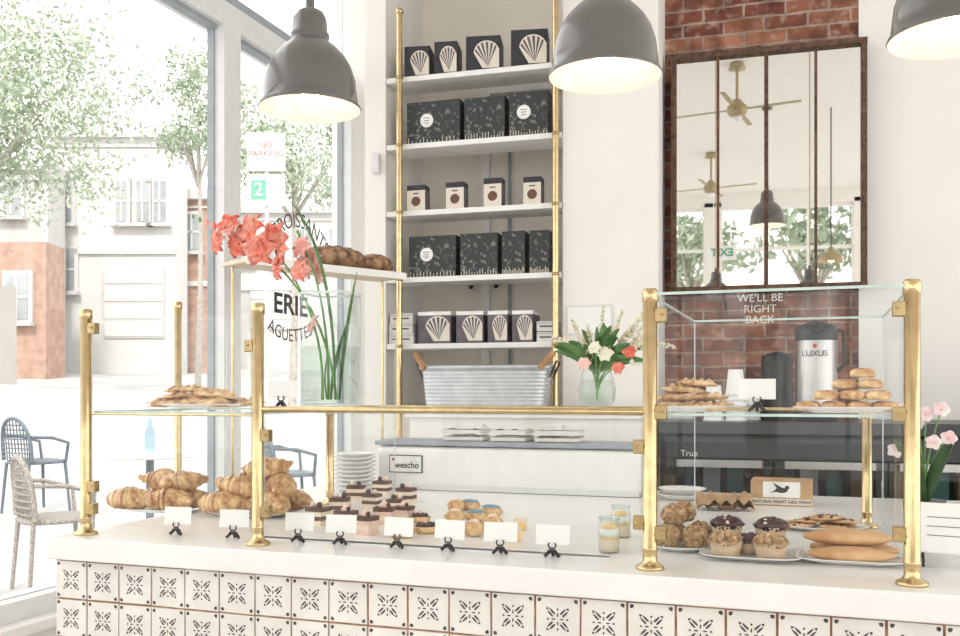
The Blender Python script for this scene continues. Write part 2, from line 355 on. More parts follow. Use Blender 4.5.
# ================= PENDANT LAMPS =================
YL=1.95; R=.116; ZL=2.039
def lamp(u,y,z,lab,scale=1.,x=None,mat=LGREY,top=ZC,grp='grey enamel pendant lamps'):
    x=px(u,y) if x is None else x
    rt=root('pendant_lamp',lab,'pendant lamp',(x,y,z),group=grp)
    prof=[(1.0,0),(1.02,.03),(1.0,.07),(.955,.12),(.935,.3),(.9,.6),(.82,.85),(.7,1.05),(.52,1.24),(.4,1.33),(.37,1.38),(.36,1.42),(.385,1.44),(.385,1.5),(.35,1.53),(.33,1.8),(.27,1.93),(.15,2.0),(.09,2.02),(.09,2.2),(.001,2.22)]
    S=R*scale
    g=G(); g.lathe([(a*S,b*S) for a,b in prof],mat,n=48); g.make('lamp_shade',rt)
    inn=[(1.0,0),(.985,.03),(.93,.12),(.9,.3),(.865,.6),(.78,.83),(.66,1.02),(.48,1.2),(.3,1.26),(.001,1.27)]
    g=G(); g.lathe([(a*S,b*S) for a,b in inn],LWHITE,n=48); g.make('reflector',rt)
    g=G(); g.ball((0,0,.5*S),(.24*S,.24*S,.32*S),BULB); g.tube([(0,0,.75*S),(0,0,1.3*S)],.13*S,TRIM); g.make('bulb',rt)
    g=G(); g.tube([(0,0,2.2*S),(0,0,top-z)],.004,BRASSD,8); g.lathe([(.0001,0),(.05,0),(.045,.02),(.0001,.022)],LGREY,(0,0,top-z-.022),16); g.make('cord',rt)
lamp(310,YL,ZL,'dark grey enamel pendant lamp hanging near the window'); lamp(605,YL,ZL,'dark grey enamel pendant lamp hanging over the counter'); lamp(955,YL,ZL,'dark grey enamel pendant lamp hanging by the mirror side')
# things the mirror shows: solve their true place by reflecting across the mirror plane
mx0,mx1=on_y(671,0,4.5).x,on_y(870,0,4.5).x; mz0,mz1=1.855,2.97
M0=WR@(Vector(((mx0+mx1)/2,4.53,0))-WP)+WP; MN=WR@Vector((0,-1,0))
def mir(u,v,d):
    V_=dep(u,v,d); q=Vector((V_.x,V_.y,0)); q=q-2*((q-M0).dot(MN))*MN; return Vector((q.x,q.y,V_.z))
q=mir(767,226,8.9); lamp(0,q.y,q.z,'dark grey enamel pendant lamp deeper in the room',1.45,x=q.x)
q=mir(831,262,8.9)
rt=root('gold_pendant_lamp','small brass dome pendant lamp deeper in the room','pendant lamp',q)
G().lathe([(.11,0),(.1,.05),(.06,.09),(.03,.1),(.02,.14),(.001,.15)],BRASSP,n=24).make('lamp_shade',rt); G().tube([(0,0,.14),(0,0,ZC-q.z)],.006,DARK,8).make('cord',rt); G().ball((0,0,.03),.035,BULB).make('bulb',rt)
def fan(q):
    z=q.z; rt=root('ceiling_fan','brass ceiling fan with long thin blades','ceiling fan',q,group='brass ceiling fans')
    g=G(); g.tube([(0,0,.02),(0,0,ZC-z)],.012,BRASSP); g.lathe([(.0001,0),(.06,0),(.08,.03),(.08,.07),(.05,.1),(.03,.13),(.0001,.13)],BRASSP,(0,0,-.03)); g.lathe([(.0001,0),(.07,0),(.05,.05),(.0001,.05)],BRASSP,(0,0,ZC-z-.05)); g.ball((0,0,-.05),(.04,.04,.03),TRIM); g.make('motor',rt)
    for k in range(4):
        a=k*math.pi/2+.25; b=G(); M=Matrix.Rotation(a,4,'Z')@Matrix.Rotation(.05,4,'X'); b.box((.33,0,.02),(.34,.04,.006),BRASSP,T=M); b.box((.1,0,.02),(.12,.015,.01),BRASSP,T=M); b.make('blade',rt)
fan(mir(737,112,7.7)); fan(mir(711,190,10.6))
q=mir(722,253,11.6)
rt=root('exit_sign','small white exit sign with green letters hanging near windows','sign',q)
G().box((0,0,0),(.34,.03,.17),PAPER).make('sign_plate',rt); text('EXIT',.13,SIGNG,'lettering',rt,(0,.0175,0),(math.pi/2,0,math.pi),bold=.004); G().tube([(-.1,0,.08),(-.1,0,ZC-q.z)],.006,TRIM,6).make('rod',rt); G().tube([(.1,0,.08),(.1,0,ZC-q.z)],.006,TRIM,6).make('rod',rt)
# ================= SHELVING UNIT =================
S0=snap()
SZ=[2.93,2.60,2.272,1.946,1.62]
sx0,sx1=nx0+.004,nx1-.004
r=root('shelving_unit','tall white shelves on slender brass uprights','shelf',((sx0+sx1)/2,4.4,1.3)); off=(-(sx0+sx1)/2,-4.4,-1.3)
for z in SZ: G().box(((sx0+sx1)/2,4.41,z-.013),(sx1-sx0,.2,.026),TRIM).make('shelf_board',r,off,bev=.003)
for u in (401,554):
    x=on_y(u,0,4.28).x; g=G(); g.tube([(x,4.28,0.0),(x,4.28,3.235 if u<500 else 3.5)],.015,BRASS,16)
    for z in SZ: g.lathe([(.015,-.008),(.0175,-.007),(.0175,.007),(.015,.008)],BRASSD,(x,4.28,z-.013),16)
    g.ball((x,4.28,3.24 if u<500 else 3.5),.02,BRASS); g.make('upright',r,off)
def gift(u0,u1,v0,v1,z,style,lab,grp,y=4.41,rz=0):
    yf_=4.33; x0,x1=on_y(u0,0,yf_).x,on_y(u1,0,yf_).x; h=(v1-v0)/(950*ray((u0+u1)/2,0).y/yf_); w=(x1-x0)
    d=.15
    if style=='small': d=.07
    if style=='white': d=.12
    w=w-.12*d if style!='white' else w
    g=G()
    sm={'big':BOXD,'top':BOXK,'small':BOXC,'plum':BOXP,'white':BOXW}[style]
    g.box((0,0,h/2),(w,d,h),sm)
    yf=-d/2-.0008
    if style=='big':
        g.box((0,0,h-.002),(w+.002,d+.002,.004),BOXK)
        if 'label' in lab:
            n=20; g.add([(-w*.12+.034*math.cos(k*6.283/n),yf,h*.55+.034*math.sin(k*6.283/n)) for k in range(n)],[tuple(range(n))],LABEL,False)
            for q in range(3): g.box((-w*.12,yf-.0004,h*.55+.012-.012*q),(.034-.006*q,.0004,.003),INKT)
        for q in range(14):
            xx=-w/2+w*(q+.5)/14; hh=.015+.02*random.random(); g.box((xx,yf,hh/2),(.003,.0006,hh),BOXC)
    elif style in('top','plum'):
        n=12; ox=w*.1
        pts=[(ox-.02,yf,h*.08),(w*.47,yf,h*.08),(w*.47,yf,h*.62)]+[(ox+w*.37*math.cos(a),yf,h*.52+h*.34*math.sin(a)) for a in [.5+(math.pi-.5)*k/n for k in range(n+1)]]
        g.add(pts,[tuple(range(len(pts)))],BOXC,False)
        for q in range(6): a=.5+q*.45; g.add([(ox+w*.05,yf-.0005,h*.12),(ox+w*.34*math.cos(a),yf-.0005,h*.52+h*.3*math.sin(a)),(ox+w*.34*math.cos(a+.25),yf-.0005,h*.52+h*.3*math.sin(a+.25))],[(0,1,2)],BOXP,False)
        if style=='plum': g.box((0,0,h*.94),(w*1.01,d*1.01,h*.12),LABEL)
    elif style=='small':
        g.box((0,0,h*.9),(w*1.01,d*1.01,h*.2),BOXK); g.box((w/2+.0006,0,h*.4),(.001,d*.98,h*.78),BOXP)
        n=16; g.add([(.024*math.cos(k*6.283/n),yf,h*.38+.024*math.sin(k*6.283/n)) for k in range(n)],[tuple(range(n))],COCOA,False)
        g.box((0,yf,h*.68),(.03,.0006,.006),COCOA)
    else:
        g.box((0,yf,h*.5),(w*.7,.0006,.008),BOXP); g.box((0,0,h*.82),(w*1.008,d*1.008,.002),BOXP)
    return g.make('gift_box',loc=((x0+x1)/2-.006,y-(.075-d/2),z),rz=rz,bev=.001,seg=1,label=lab,cat='box',group=grp)
for a in ((404,431,44,75),(433,458,39,72),(464,500,35,70),(508,547,30,67)): gift(*a,SZ[0],'top','black gift box printed with white cake on top shelf','gift boxes on the top shelf',rz=.15)
gift(408,463,96,138,SZ[1],'big','large charcoal leaf-print box with round white label','large boxes on the second shelf'); gift(464,507,93,135,SZ[1],'big','large charcoal box with leafy print','large boxes on the second shelf'); gift(508,550,88,132,SZ[1],'big','large charcoal leaf-print box with round white label','large boxes on the second shelf')
for a in ((409,428,181,207),(447,466,178,205),(484,503,174,203),(523,542,173,201)): gift(*a,SZ[2],'small','small cream box with dark lid and brown disc','small boxes on the middle shelf')
gift(410,459,231,272,SZ[3],'big','large charcoal leaf-print box with round white label','large boxes on the fourth shelf'); gift(460,500,229,271,SZ[3],'big','large charcoal box with leafy print','large boxes on the fourth shelf')
gift(501,527,227,270,SZ[3],'big','narrow charcoal box with leafy print','large boxes on the fourth shelf'); gift(528,551,226,269,SZ[3],'big','narrow charcoal box with leafy print','large boxes on the fourth shelf')
for a in ((419,454,308,340),(456,486,308,340),(487,510,308,340),(511,535,308,340)): gift(*a,SZ[4],'plum','plum grey cake box with white lid band','cake boxes on the lowest shelf')
for k,a in enumerate(((392,416,330,340),(392,415,319.5,329.5),(393,415,309,319),(537,557,330,340),(537,556,319.5,329.5))): gift(*a,SZ[4]+(k if k<3 else k-3)*.051,'white','small flat white pastry box in a stack','small white pastry boxes')
# base cabinet under shelves
r=root('base_cabinet','white drawer cabinet beneath the shelves','cabinet',(-1.2,4.1,0))
G().box((0,.0,.635),(1.06,.3,1.27),TRIM).make('body',r); G().box((0,-.01,1.285),(1.1,.32,.03),MARB).make('cabinet_top',r,bev=.003)
for k in range(3):
    for z in (1.14,.9,.66):
        d=G().box((-.35+.35*k,-.158,z),(.335,.016,.21),WHITE).make('drawer',r,bev=.003)
        G().tube([(-.4+.35*k,-.185,z),(-.3+.35*k,-.185,z)],.006,BRASS,8).make('handle',d)
# galvanised tub
r=root('galvanised_tub','galvanised metal trough with wooden handles','tub',(-1.42,4.12,1.3))
def sup(rx,ry,e=4):
    def f(w,rr,z):
        c,s_=math.cos(w),math.sin(w); k=(abs(c)**e+abs(s_)**e)**(-1/e); return (rx*rr*k*c,ry*rr*k*s_)
    return f
pr=[(.001,.0),(.9,0),(.92,.01)]
for k in range(1,40): pr.append((.92+.06*k/40+.004*(math.sin(k*1.57)),.01+.17*k/40))
pr+=[(1.0,.185),(1.03,.19),(1.03,.2),(1.0,.205),(.97,.2),(.9,.02),(.001,.02)]
G().lathe(pr,GALV,n=56,mod=sup(.305,.1)).make('basin',r)
for s_ in (-1,1):
    G().tube([(s_*.3,-.03,.15),(s_*.33,-.03,.22),(s_*.33,.05,.22),(s_*.3,.05,.15)],.005,DARK,8).make('bracket',r); G().tube([(s_*.27,-.09,.19),(s_*.325,-.06,.26)],.014,WOOD,10).make('handle',r)
p=on_y(380,166,YN); G().box((0,0,0),(.04,.03,.1),BOXW).make('wall_sensor',loc=(p.x,YN-.016,p.z),bev=.006,label='small white sensor box mounted on the wall',cat='sensor')
p=on_y(588,320,YN); g=G(); g.box((0,0,0),(.22,.006,.14),BOXW); g.box((0,-.0035,0),(.2,.001,.12),PAPER); g.make('wall_notice',loc=(p.x,YN-.004,p.z),label='plain white notice board fixed to the wall',cat='notice')
# ================= MIRROR =================
r=root('wall_mirror','large paned mirror in a rusty iron frame','mirror',((mx0+mx1)/2,4.53,mz0)); W=mx1-mx0; H=mz1-mz0
g=G(); g.add([(-W/2,0,0),(W/2,0,0),(W/2,0,H),(-W/2,0,H)],[(0,1,2,3)],MIRR,False); g.box((0,.025,H/2),(W,.045,H),DARK); g.make('mirror_glass',r)
g=G(); f=.024
for s_ in (-1,1): g.box((s_*(W/2-f/2),-.012,H/2),(f,.03,H),RUST)
g.box((0,-.013,f/2-.001),(W+.003,.034,f),RUST); g.box((0,-.013,H-f/2+.001),(W+.003,.034,f),RUST)
g.make('frame',r)
for k,w in ((-1,.011),(0,.018),(1,.011)): 
    g=G(); g.box((k*W/4,-.01,H/2),(w,.024,H-2*f),RUST)
    if k==0:
        for q in range(28): g.box((.0,-.025,f+.02+q*(H-2*f-.04)/27),(.012,.008,.012),RUST)
    g.make('mullion',r)
# ================= BACK COUNTER + EQUIPMENT =================
bxx0=on_y(655,0,4.0).x
r=root('back_counter','dark topped back counter with black glass-door refrigerators','counter',(.7,4.25,0))
W2=2*(.7-bxx0)
G().box((0,.02,1.235),(W2,.6,.05),DARK).make('worktop',r,bev=.004)
g=G(); g.box((0,.28,.6),(W2-.02,.04,1.2),BLACK); g.box((0,.05,.05),(W2-.02,.5,.1),BLACK); g.box((0,.05,1.155),(W2-.02,.5,.09),BLACK)
for k in range(7): g.box((-W2/2+.02+k*(W2-.04)/6,.05,.6),(.025,.5,1.2),BLACK)
g.box((0,.05,.9),(W2-.04,.42,.008),STEEL); g.box((0,.05,.55),(W2-.04,.42,.008),STEEL); g.make('body',r)
FG=glassmat('fridge_glass',(.7,.72,.73),base=.05)
for k in range(6):
    xx=-W2/2+.02+(W2-.04)*(k+.5)/6; dw=(W2-.04)/6-.008
    g=G()
    for sx in (-1,1): g.box((xx+sx*(dw/2-.02),-.215,.61),(.04,.03,.98),BLACK)
    g.box((xx,-.215,1.085),(dw,.03,.03),STEEL); g.box((xx,-.215,.14),(dw,.03,.04),BLACK)
    d=g.make('door',r); G().pane((xx-dw/2+.04,-.22,.16),(dw-.08,0,0),(0,0,.91),.004,FG).make('glass',d)
    G().tube([(xx+dw/2-.02,-.245,.6),(xx+dw/2-.02,-.245,1.03)],.006,STEEL,8).make('handle',d)
G().box((0,-.205,1.15),(W2-.04,.012,.09),DARK).make('control_panel',r,bev=.002)
text('True',.036,LABEL,'lettering',r,(px(684,4.04)-.7,-.2125,1.125),FR)
G().box((0,.0,1.103),(W2-.1,.02,.01),pm('fridge_strip_light',(.85,.93,1),.5,emit=3)).make('strip_light',r)
BC=[pm('carton_blue',(.12,.26,.38),.5),pm('carton_white',(.6,.62,.63),.5),pm('carton_teal',(.12,.3,.28),.5),pm('bottle_amber',(.3,.17,.06),.3)]
for k in range(15):
    xx=bxx0+.1+k*.1
    if k%3==0:
        G().lathe([(.001,0),(.032,0),(.032,.11),(.012,.15),(.012,.18),(.001,.18)],BC[k%4],n=16).make('drink_bottle',loc=(xx,4.2,.905),label='chilled drink bottle in the back refrigerator',cat='bottle',group='chilled drinks')
    else:
        G().box((0,0,.075),(.07,.07,.15),BC[k%4]).box((0,0,.155),(.05,.03,.02),BC[1]).make('drink_carton',loc=(xx,4.2,.905),bev=.003,label='chilled carton in the back refrigerator',cat='carton',group='chilled drinks')
ZB=1.26
def urn(u,y,h,rad,lab,mat=STEEL,txt=True):
    rt=root('coffee_urn',lab,'coffee dispenser',(px(u,y),y,ZB)); k=h/.45
    G().lathe([(.001,0),(rad*1.03,0),(rad*1.03,.05*k),(rad,.055*k)],BLACK,n=32).make('base',rt)
    G().lathe([(rad,.055*k),(rad,.37*k),(rad*.97,.385*k)],mat,n=32).make('body',rt)
    G().lathe([(rad*1.01,.36*k),(rad*1.03,.38*k),(rad*1.0,.425*k),(rad*.5,.44*k),(rad*.3,.45*k),(.001,.45*k)],BLACK,n=32).make('lid',rt)
    g=G(); g.tube([(0,-rad*.7,.43*k),(0,-rad*1.4,.42*k),(0,-rad*1.45,.39*k)],.012*k,BLACK,10); g.make('spout',rt)
    if txt:
        g=G(); g.tube([(rad*.9,0,.41*k),(rad*1.3,0,.4*k),(rad*1.35,0,.26*k),(rad*1.0,0,.22*k)],.009*k,BLACK,10); g.make('handle',rt)
        text('LUXUS',.034,INKT,'lettering',rt,(-.01,-rad-.004,.3*k),FR); g=G(); g.tube([(-.01,-rad-.002,.335*k),(-.01,-rad-.004,.335*k)],.009,REDT,12); g.make('logo',rt)
urn(814,4.2,.425,.084,'stainless coffee urn with black lid'); urn(776,4.33,.3,.066,'short black insulated coffee server beside the urn',BLACK,False)
def cupstack(u,y,nn,z,lab='stack of white paper cups upside down'):
    x=px(u,y)
    for k in range(nn):
        G().lathe([(.044,0),(.046,.002),(.046,.008),(.042,.01),(.031,.105),(.03,.11),(.001,.11)],PAPER,n=24).make('paper_cup',loc=(x,y,z+k*.022),label='white paper cup in an upturned stack',cat='cup',group='paper cup stacks')
cupstack(732,4.15,6,ZB); cupstack(748,4.28,4,ZB); cupstack(710,4.15,3,ZB)
G().box((0,0,.05),(.14,.14,.1),LABEL).make('napkin_box',loc=(px(677,4.3),4.3,ZB),bev=.005,label='white napkin box on the back counter',cat='box')
turn_back(S0)
# bread shelf
A=Vector((-2.17,3.24,1.9)); B=Vector((-1.80,3.94,1.9)); mid=(A+B)/2; L=(B-A).length; an=math.atan2(B.y-A.y,B.x-A.x)
r=root('bread_shelf','narrow pale wooden bread shelf on slim brass legs','shelf',(mid.x,mid.y,0),an)
G().box((0,0,1.9),(L,.2,.018),PWOOD).make('shelf_board',r,bev=.003); G().box((0,-.1,1.9),(L,.006,.03),TRIM).make('edge_strip',r)
for s_ in (-1,1): G().tube([(s_*(L/2-.02),.05,0),(s_*(L/2-.02),.05,1.89)],.006,BRASS).make('leg',r)
def loaf(L_,w,h,mat,wob=.05):
    g=G(); pts=[];rs=[]
    n=28
    for i in range(n+1):
        s=i/n; pts.append(((s-.5)*L_,0,h*.5)); rs.append(max(.002,w*.5*(math.sin(math.pi*min(max(s,.02),.98))**.45)*(1+wob*math.sin(s*38))))
    g.tube(pts,rs,mat,16,True)
    for v in g.v: v.z=max(0.0,h*.5+(v.z-h*.5)*h/w)
    return g
for (dx,dy,s_,rr,LL) in ((.08,0,1,-.15,.3),(.3,-.01,.85,.25,.24)):
    q=loaf(LL,.15,.105,DBREAD,.05).make('bread_loaf',loc=tuple(mid+Vector((math.cos(an)*dx+.0,math.sin(an)*dx,.01))),rz=an+rr,label='large dark crusted country loaf on the wooden shelf',cat='bread',group='dark loaves on the bread shelf'); q.scale=(s_,)*3
# chiller unit
xa,xb=on_y(376,0,3.45).x,on_y(641,0,3.45).x
r=root('chiller_unit','low white chiller housing at the rear of the worktop','appliance',((xa+xb)/2,3.57,1.0)); w=xb-xa
g=G(); g.box((0,0,.085),(w,.24,.17),CHINA); g.make('body',r,bev=.02,seg=4); G().box((0,.0,.182),(w*1.01,.25,.018),GASK).make('lid',r,bev=.005); G().box((0,-.125,.012),(w*.99,.02,.02),FRAME).make('kick_strip',r)
lx=on_y(406,0,3.45).x-(xa+xb)/2
g=G(); g.box((lx,-.1222,.1),(.142,.004,.07),DARK); g.box((lx,-.1245,.1),(.134,.004,.062),LABEL); g.make('badge',r); text('wescho',.034,INKT,'lettering',r,(lx+.006,-.1275,.095),FR,bold=.0006); G().box((lx-.052,-.1275,.118),(.01,.002,.01),REDT).make('logo',r)
for u_,w_ in ((470,.16),(515,.14),(562,.17)):
    x_=px(u_,3.6)
    for k in range(2):
        g=G(); n=10; vs=[]
        for i in range(n+1):
            for j in range(7): vs.append(((i/n-.5)*w_,(j/6-.5)*.14,.018+.006*noise.noise(Vector((i*.5+u_,j*.6,k*4)))))
        m0=len(vs); fs=[(i*7+j,(i+1)*7+j,(i+1)*7+j+1,i*7+j+1) for i in range(n) for j in range(6)]
        g.add(vs,fs,CLOTH); g.box((0,0,.008),(w_*.99,.138,.014),CLOTH)
        g.make('folded_napkin',loc=(x_,3.57,1.193+k*.028),rz=random.uniform(-.12,.12),label='folded pale linen cloth on top of the chiller',cat='napkin',group='folded cloths on the chiller')
# ================= CROCKERY =================
def plateg(rx,ry,h=.014,e=2.2,mat=CHINA):
    return G().lathe([(.001,0),(.6,0),(.68,.003),(.97,h-.002),(1.0,h),(.985,h+.001),(.9,h-.003),(.7,.006),(.001,.005)],mat,n=40,mod=sup(rx,ry,e))
for k in range(9): plateg(.08,.08,.016).make('dinner_plate',loc=(px(355,3.33),3.33,1.0+k*.0165),label='round white plate in a stack on the worktop',cat='plate',group='stacked white plates')
for k in range(2): plateg(.085,.08,.02).make('serving_dish',loc=(px(682,3.45),3.45,1.0+k*.021),label='shallow white dish on the worktop',cat='dish',group='shallow white dishes')
def plate_at(u,v,z,rx,ry,e,lab,y=None,rz=0):
    p=on_z(u,v,z) if y is None else Vector((px(u,y),y,z)); plateg(rx,ry,.014,e).make('platter',loc=(p.x,p.y,z),rz=rz,label=lab,cat='plate'); return Vector((p.x,p.y,z+.006))
# ================= PASTRIES =================
def croissant(sd):
    g=G(); pts=[];rs=[]; n=84; Rr=.066
    for i in range(n+1):
        s=i/n*2-1; a=s*1.25; q=abs(s)
        seg_=(1-q)*4.2; fr=seg_-math.floor(seg_)
        rr=.04*(1-q**1.15)+.006; rr*=.86+.17*(fr**.5)
        pts.append((Rr*math.sin(a)*1.25,-Rr*math.cos(a)+Rr*.7,.03)); rs.append(max(.004,rr))
    g.tube(pts,rs,CRO,20)
    for v in g.v:
        v.z=max(0,.03+(v.z-.03)*.85+.005*noise.noise(v*45+Vector((sd,0,0))))
    return g
cros=[croissant(k*9).make('croissant',loc=(0,0,-5)) for k in range(3)]
def put_cro(base,lst,grp,lab):
    for i,(dx,dy,dz,a,s_) in enumerate(lst):
        o=cros[i%3].copy(); COL.objects.link(o); o.location=base+Vector((dx,dy,dz)); o.rotation_euler=(random.uniform(-.25,.25) if dz>0 else 0,random.uniform(-.2,.2) if dz>0 else 0,a); o.scale=(s_,)*3; meta(o,lab,'croissant',grp)
b=plate_at(160,510,1.0,.15,.12,2.6,'oval white plate holding croissants')
put_cro(b,[(-.075,-.04,0,.3,1.1),(.065,-.05,0,3.4,1.1),(-.05,.06,0,2.9,1.05),(.06,.06,0,.3,1.05),(-.01,.0,.055,2.7,1.1),(.07,.03,.055,.5,1.0)],'croissants piled on the window-side plate','golden flaky croissant in a pile')
b=plate_at(256,514,1.0,.15,.13,2.6,'oval white plate stacked with croissants')
put_cro(b,[(-.075,-.06,0,.2,1.1),(.075,-.06,0,2.9,1.1),(-.07,.06,0,2.8,1.1),(.07,.07,0,3.4,1.05),(-.04,-.01,.055,.5,1.1),(.06,.0,.055,2.4,1.1),(.0,.06,.1,1.2,1),(.03,.02,.11,.2,1.0)],'croissants piled by the brass post','golden flaky croissant in a tall pile')
for c_ in cros: bpy.data.objects.remove(c_)
def danish(l=.14,w=.085,h=.018):
    g=G(); 
    g.ball((0,0,h*.5),(l/2,w/2,h*.6),CRO2,22,9,amp=.5,freq=10,flat=-.8)
    for k in range(4): g.tube([((k-1.5)*l*.2-.008,-w*.3,h*.7),((k-1.5)*l*.2,0,h*1.1),((k-1.5)*l*.2+.008,w*.3,h*.7)],[.005,.009,.005],CRO,8)
    return g
def put(gfun,name,cat,lab,grp,lst,base,tilt=.0,nv=2):
    ms=[]
    for i,(dx,dy,dz,a,s_) in enumerate(lst):
        if len(ms)<nv: o=gfun().make(name); ms.append(o)
        else: o=ms[i%nv].copy(); COL.objects.link(o)
        o.location=Vector(base)+Vector((dx,dy,dz)); o.rotation_euler=(random.uniform(-tilt,tilt),random.uniform(-tilt,tilt),a); o.scale=(s_,)*3; meta(o,lab,cat,grp)
b=plate_at(205,0,ZS,.14,.11,2.4,'white plate of pastries on glass shelf',2.4)
put(danish,'danish_pastry','pastry','flat golden laminated pastry on a white plate','laminated pastries on window-side shelf',[(-.09,-.03,0,.3,1.05),(.04,-.04,0,-.2,1.1),(.1,.02,0,.5,1),(-.05,.06,0,.1,1),(.05,.07,.0,.9,.9),(-.06,.0,.022,.7,.95),(.03,.0,.023,-.3,1.15),(-.08,.01,.043,.2,.8)],b,.08)
b=plate_at(688,0,ZS,.1,.085,2.6,'white plate of folded pastries on glass shelf',2.4)
put(danish,'danish_pastry','pastry','folded golden pastry stacked on a white plate','folded pastries on counter-end shelf',[(-.045,-.03,0,.3,.75),(.045,-.03,0,-.2,.75),(-.03,.045,0,.5,.75),(.05,.045,0,.1,.75),(-.02,-.01,.02,-.4,.8),(.04,.01,.022,.4,.75),(-.01,.0,.042,.5,.75),(.02,.02,.058,-.2,.7)],b,.2)
def biscuit():
    g=G(); g.lathe([(.001,0),(.026,0),(.03,.004),(.031,.012),(.028,.02),(.02,.022),(.001,.021)],CRO2,n=20)
    for v in g.v: v.x*=1+.08*noise.noise(v*60); v.y*=1+.08*noise.noise(v*50)
    g.lathe([(.02,.0215),(.021,.0235),(.001,.025)],CRO,n=16); return g
b=plate_at(846,0,ZS,.12,.085,5,'square white plate of biscuits on glass shelf',2.4)
L2=[]
for ly,(nx,ny) in enumerate(((4,2),(3,2),(2,1),(1,1))):
    for i in range(nx):
        for j in range(ny): L2.append(((i-(nx-1)/2)*.056+.012*ly,(j-(ny-1)/2)*.062-.01,ly*.0255,random.random()*3,.9))
put(biscuit,'butter_biscuit','biscuit','thick golden butter biscuit in a stack','stacked biscuits on the glass shelf',L2,b,.05)
def cake(mats,w=.05,h=.012,top=None):
    def f():
        g=G(); z=0
        for m in mats: g.box((0,0,z+h/2),(w*random.uniform(.96,1.02),w*.8,h*.98),m); z+=h
        if top=='choc':
            for a in (-.012,.012): g.ball((a,random.uniform(-.008,.008),z+.007),(.009,.009,.009),random.choice([CHOC,CREAM]),10,6)
        if top=='cream':
            g.lathe([(.014,0),(.016,.005),(.01,.012),(.004,.018),(.001,.02)],PINK,(random.uniform(-.01,.01),0,z),12); g.ball((.014,-.008,z+.006),.007,BERRY,8,6)
        return g
    return f
def pts(l): return [(*(on_z(u,v,1.0)-Vector((0,0,1.0))).to_tuple()[:2],0,random.uniform(-.35,.35),s_) for u,v,s_ in l]
Z1=(0,0,1.0)
put(cake([CREAM,CHOC,CREAM,CHOC],.06,.0125,'choc'),'chocolate_cake','cake','square chocolate and cream layer cake','chocolate layer cakes',pts([(356,499,1),(382,494,1),(406,502,1),(340,513,1),(318,524,1),(396,513,.9),(372,507,.9)]),Z1,0,4)
put(cake([PINK,CREAM,PINK,CHOC],.056,.0125,'cream'),'rose_cake','cake','small pink cream layer cake with piped top','pink layer cakes',pts([(384,524,1),(366,534,1),(346,528,1),(404,521,.9)]),Z1,0,3)
def tart():
    g=G(); g.lathe([(.001,0),(.028,0),(.036,.018),(.034,.02),(.03,.016),(.001,.015)],CRO2,n=24)
    for k in range(9):
        a=k*.78; rr=.021 if k<8 else 0; g.ball((rr*math.cos(a),rr*math.sin(a),.021),.0085,BERRY,8,6)
    g.ball((.003,-.01,.033),.007,PINK,8,6); return g
put(tart,'berry_tart','tart','small round tart topped with dark berries','berry tarts',pts([(402,537,1),(426,533,1),(420,522,.9)]),Z1)
def eclair():
    g=G(); g.ball((0,0,.016),(.042,.024,.018),CRO2,16,9,amp=.12,flat=-.85); g.ball((0,0,.029),(.034,.018,.009),BLUEI,14,8); return g
def choux():
    g=G(); g.ball((0,0,.018),(.028,.026,.02),CRO2,16,9,amp=.2,flat=-.85); g.ball((0,0,.034),(.014,.014,.008),CREAM,12,7); return g
put(eclair,'eclair','eclair','golden eclair with blue icing','blue iced eclairs',pts([(470,510,.95),(491,516,.95),(476,521,.9)]),Z1)
put(choux,'choux_bun','pastry','golden choux bun with cream dab','choux buns',pts([(455,524,1.1),(474,536,1.1),(493,530,1.1),(456,511,1)]),Z1)
put(cake([CRO2,YELL,CREAM],.04,.012,None),'lemon_slice','cake','small yellow lemon slice','lemon slices',pts([(513,541,1),(520,530,.9)]),Z1)
def jar(u,v):
    p=on_z(u,v,1.0); rt=root('dessert_jar','glass jar filled with cream dessert','jar',(p.x,p.y,1.0),group='layered dessert jars')
    G().lathe([(.001,0),(.023,0),(.026,.004),(.026,.06),(.022,.067),(.023,.08)],VGLASS,n=24).make('glass',rt)
    g=G(); z=.003
    for m,h in ((CREAM,.03),(YELL,.006),(PAPER,.018)): g.lathe([(.001,z),(.0235,z),(.0235,z+h),(.001,z+h)],m,n=24); z+=h
    g.lathe([(.001,z),(.02,z),(.014,z+.01),(.001,z+.013)],YELL,n=16); g.make('filling',rt)
    G().lathe([(.022,.076),(.0255,.078),(.0255,.085),(.022,.086),(.021,.078)],VGLASS,n=24).make('rim',rt)
jar(609,552); jar(621,537)
b=plate_at(682,549,1.0,.075,.08,2.4,'small white plate of nutty buns')
def nutbun():
    g=G(); g.ball((0,0,.028),(.033,.033,.03),NUT,20,12,amp=.25,freq=14,flat=-.85); return g
put(nutbun,'nut_bun','bun','round bun coated in chopped nuts','nut coated buns',[(-.03,-.035,0,0,1),(.035,-.03,0,1,1),(-.03,.04,0,2,1),(.04,.04,0,.5,1),(-.02,.0,.05,1.5,.95),(.0,.045,.055,1.5,.9)],b)
b=plate_at(752,556,1.0,.115,.115,6,'square white platter of muffins')
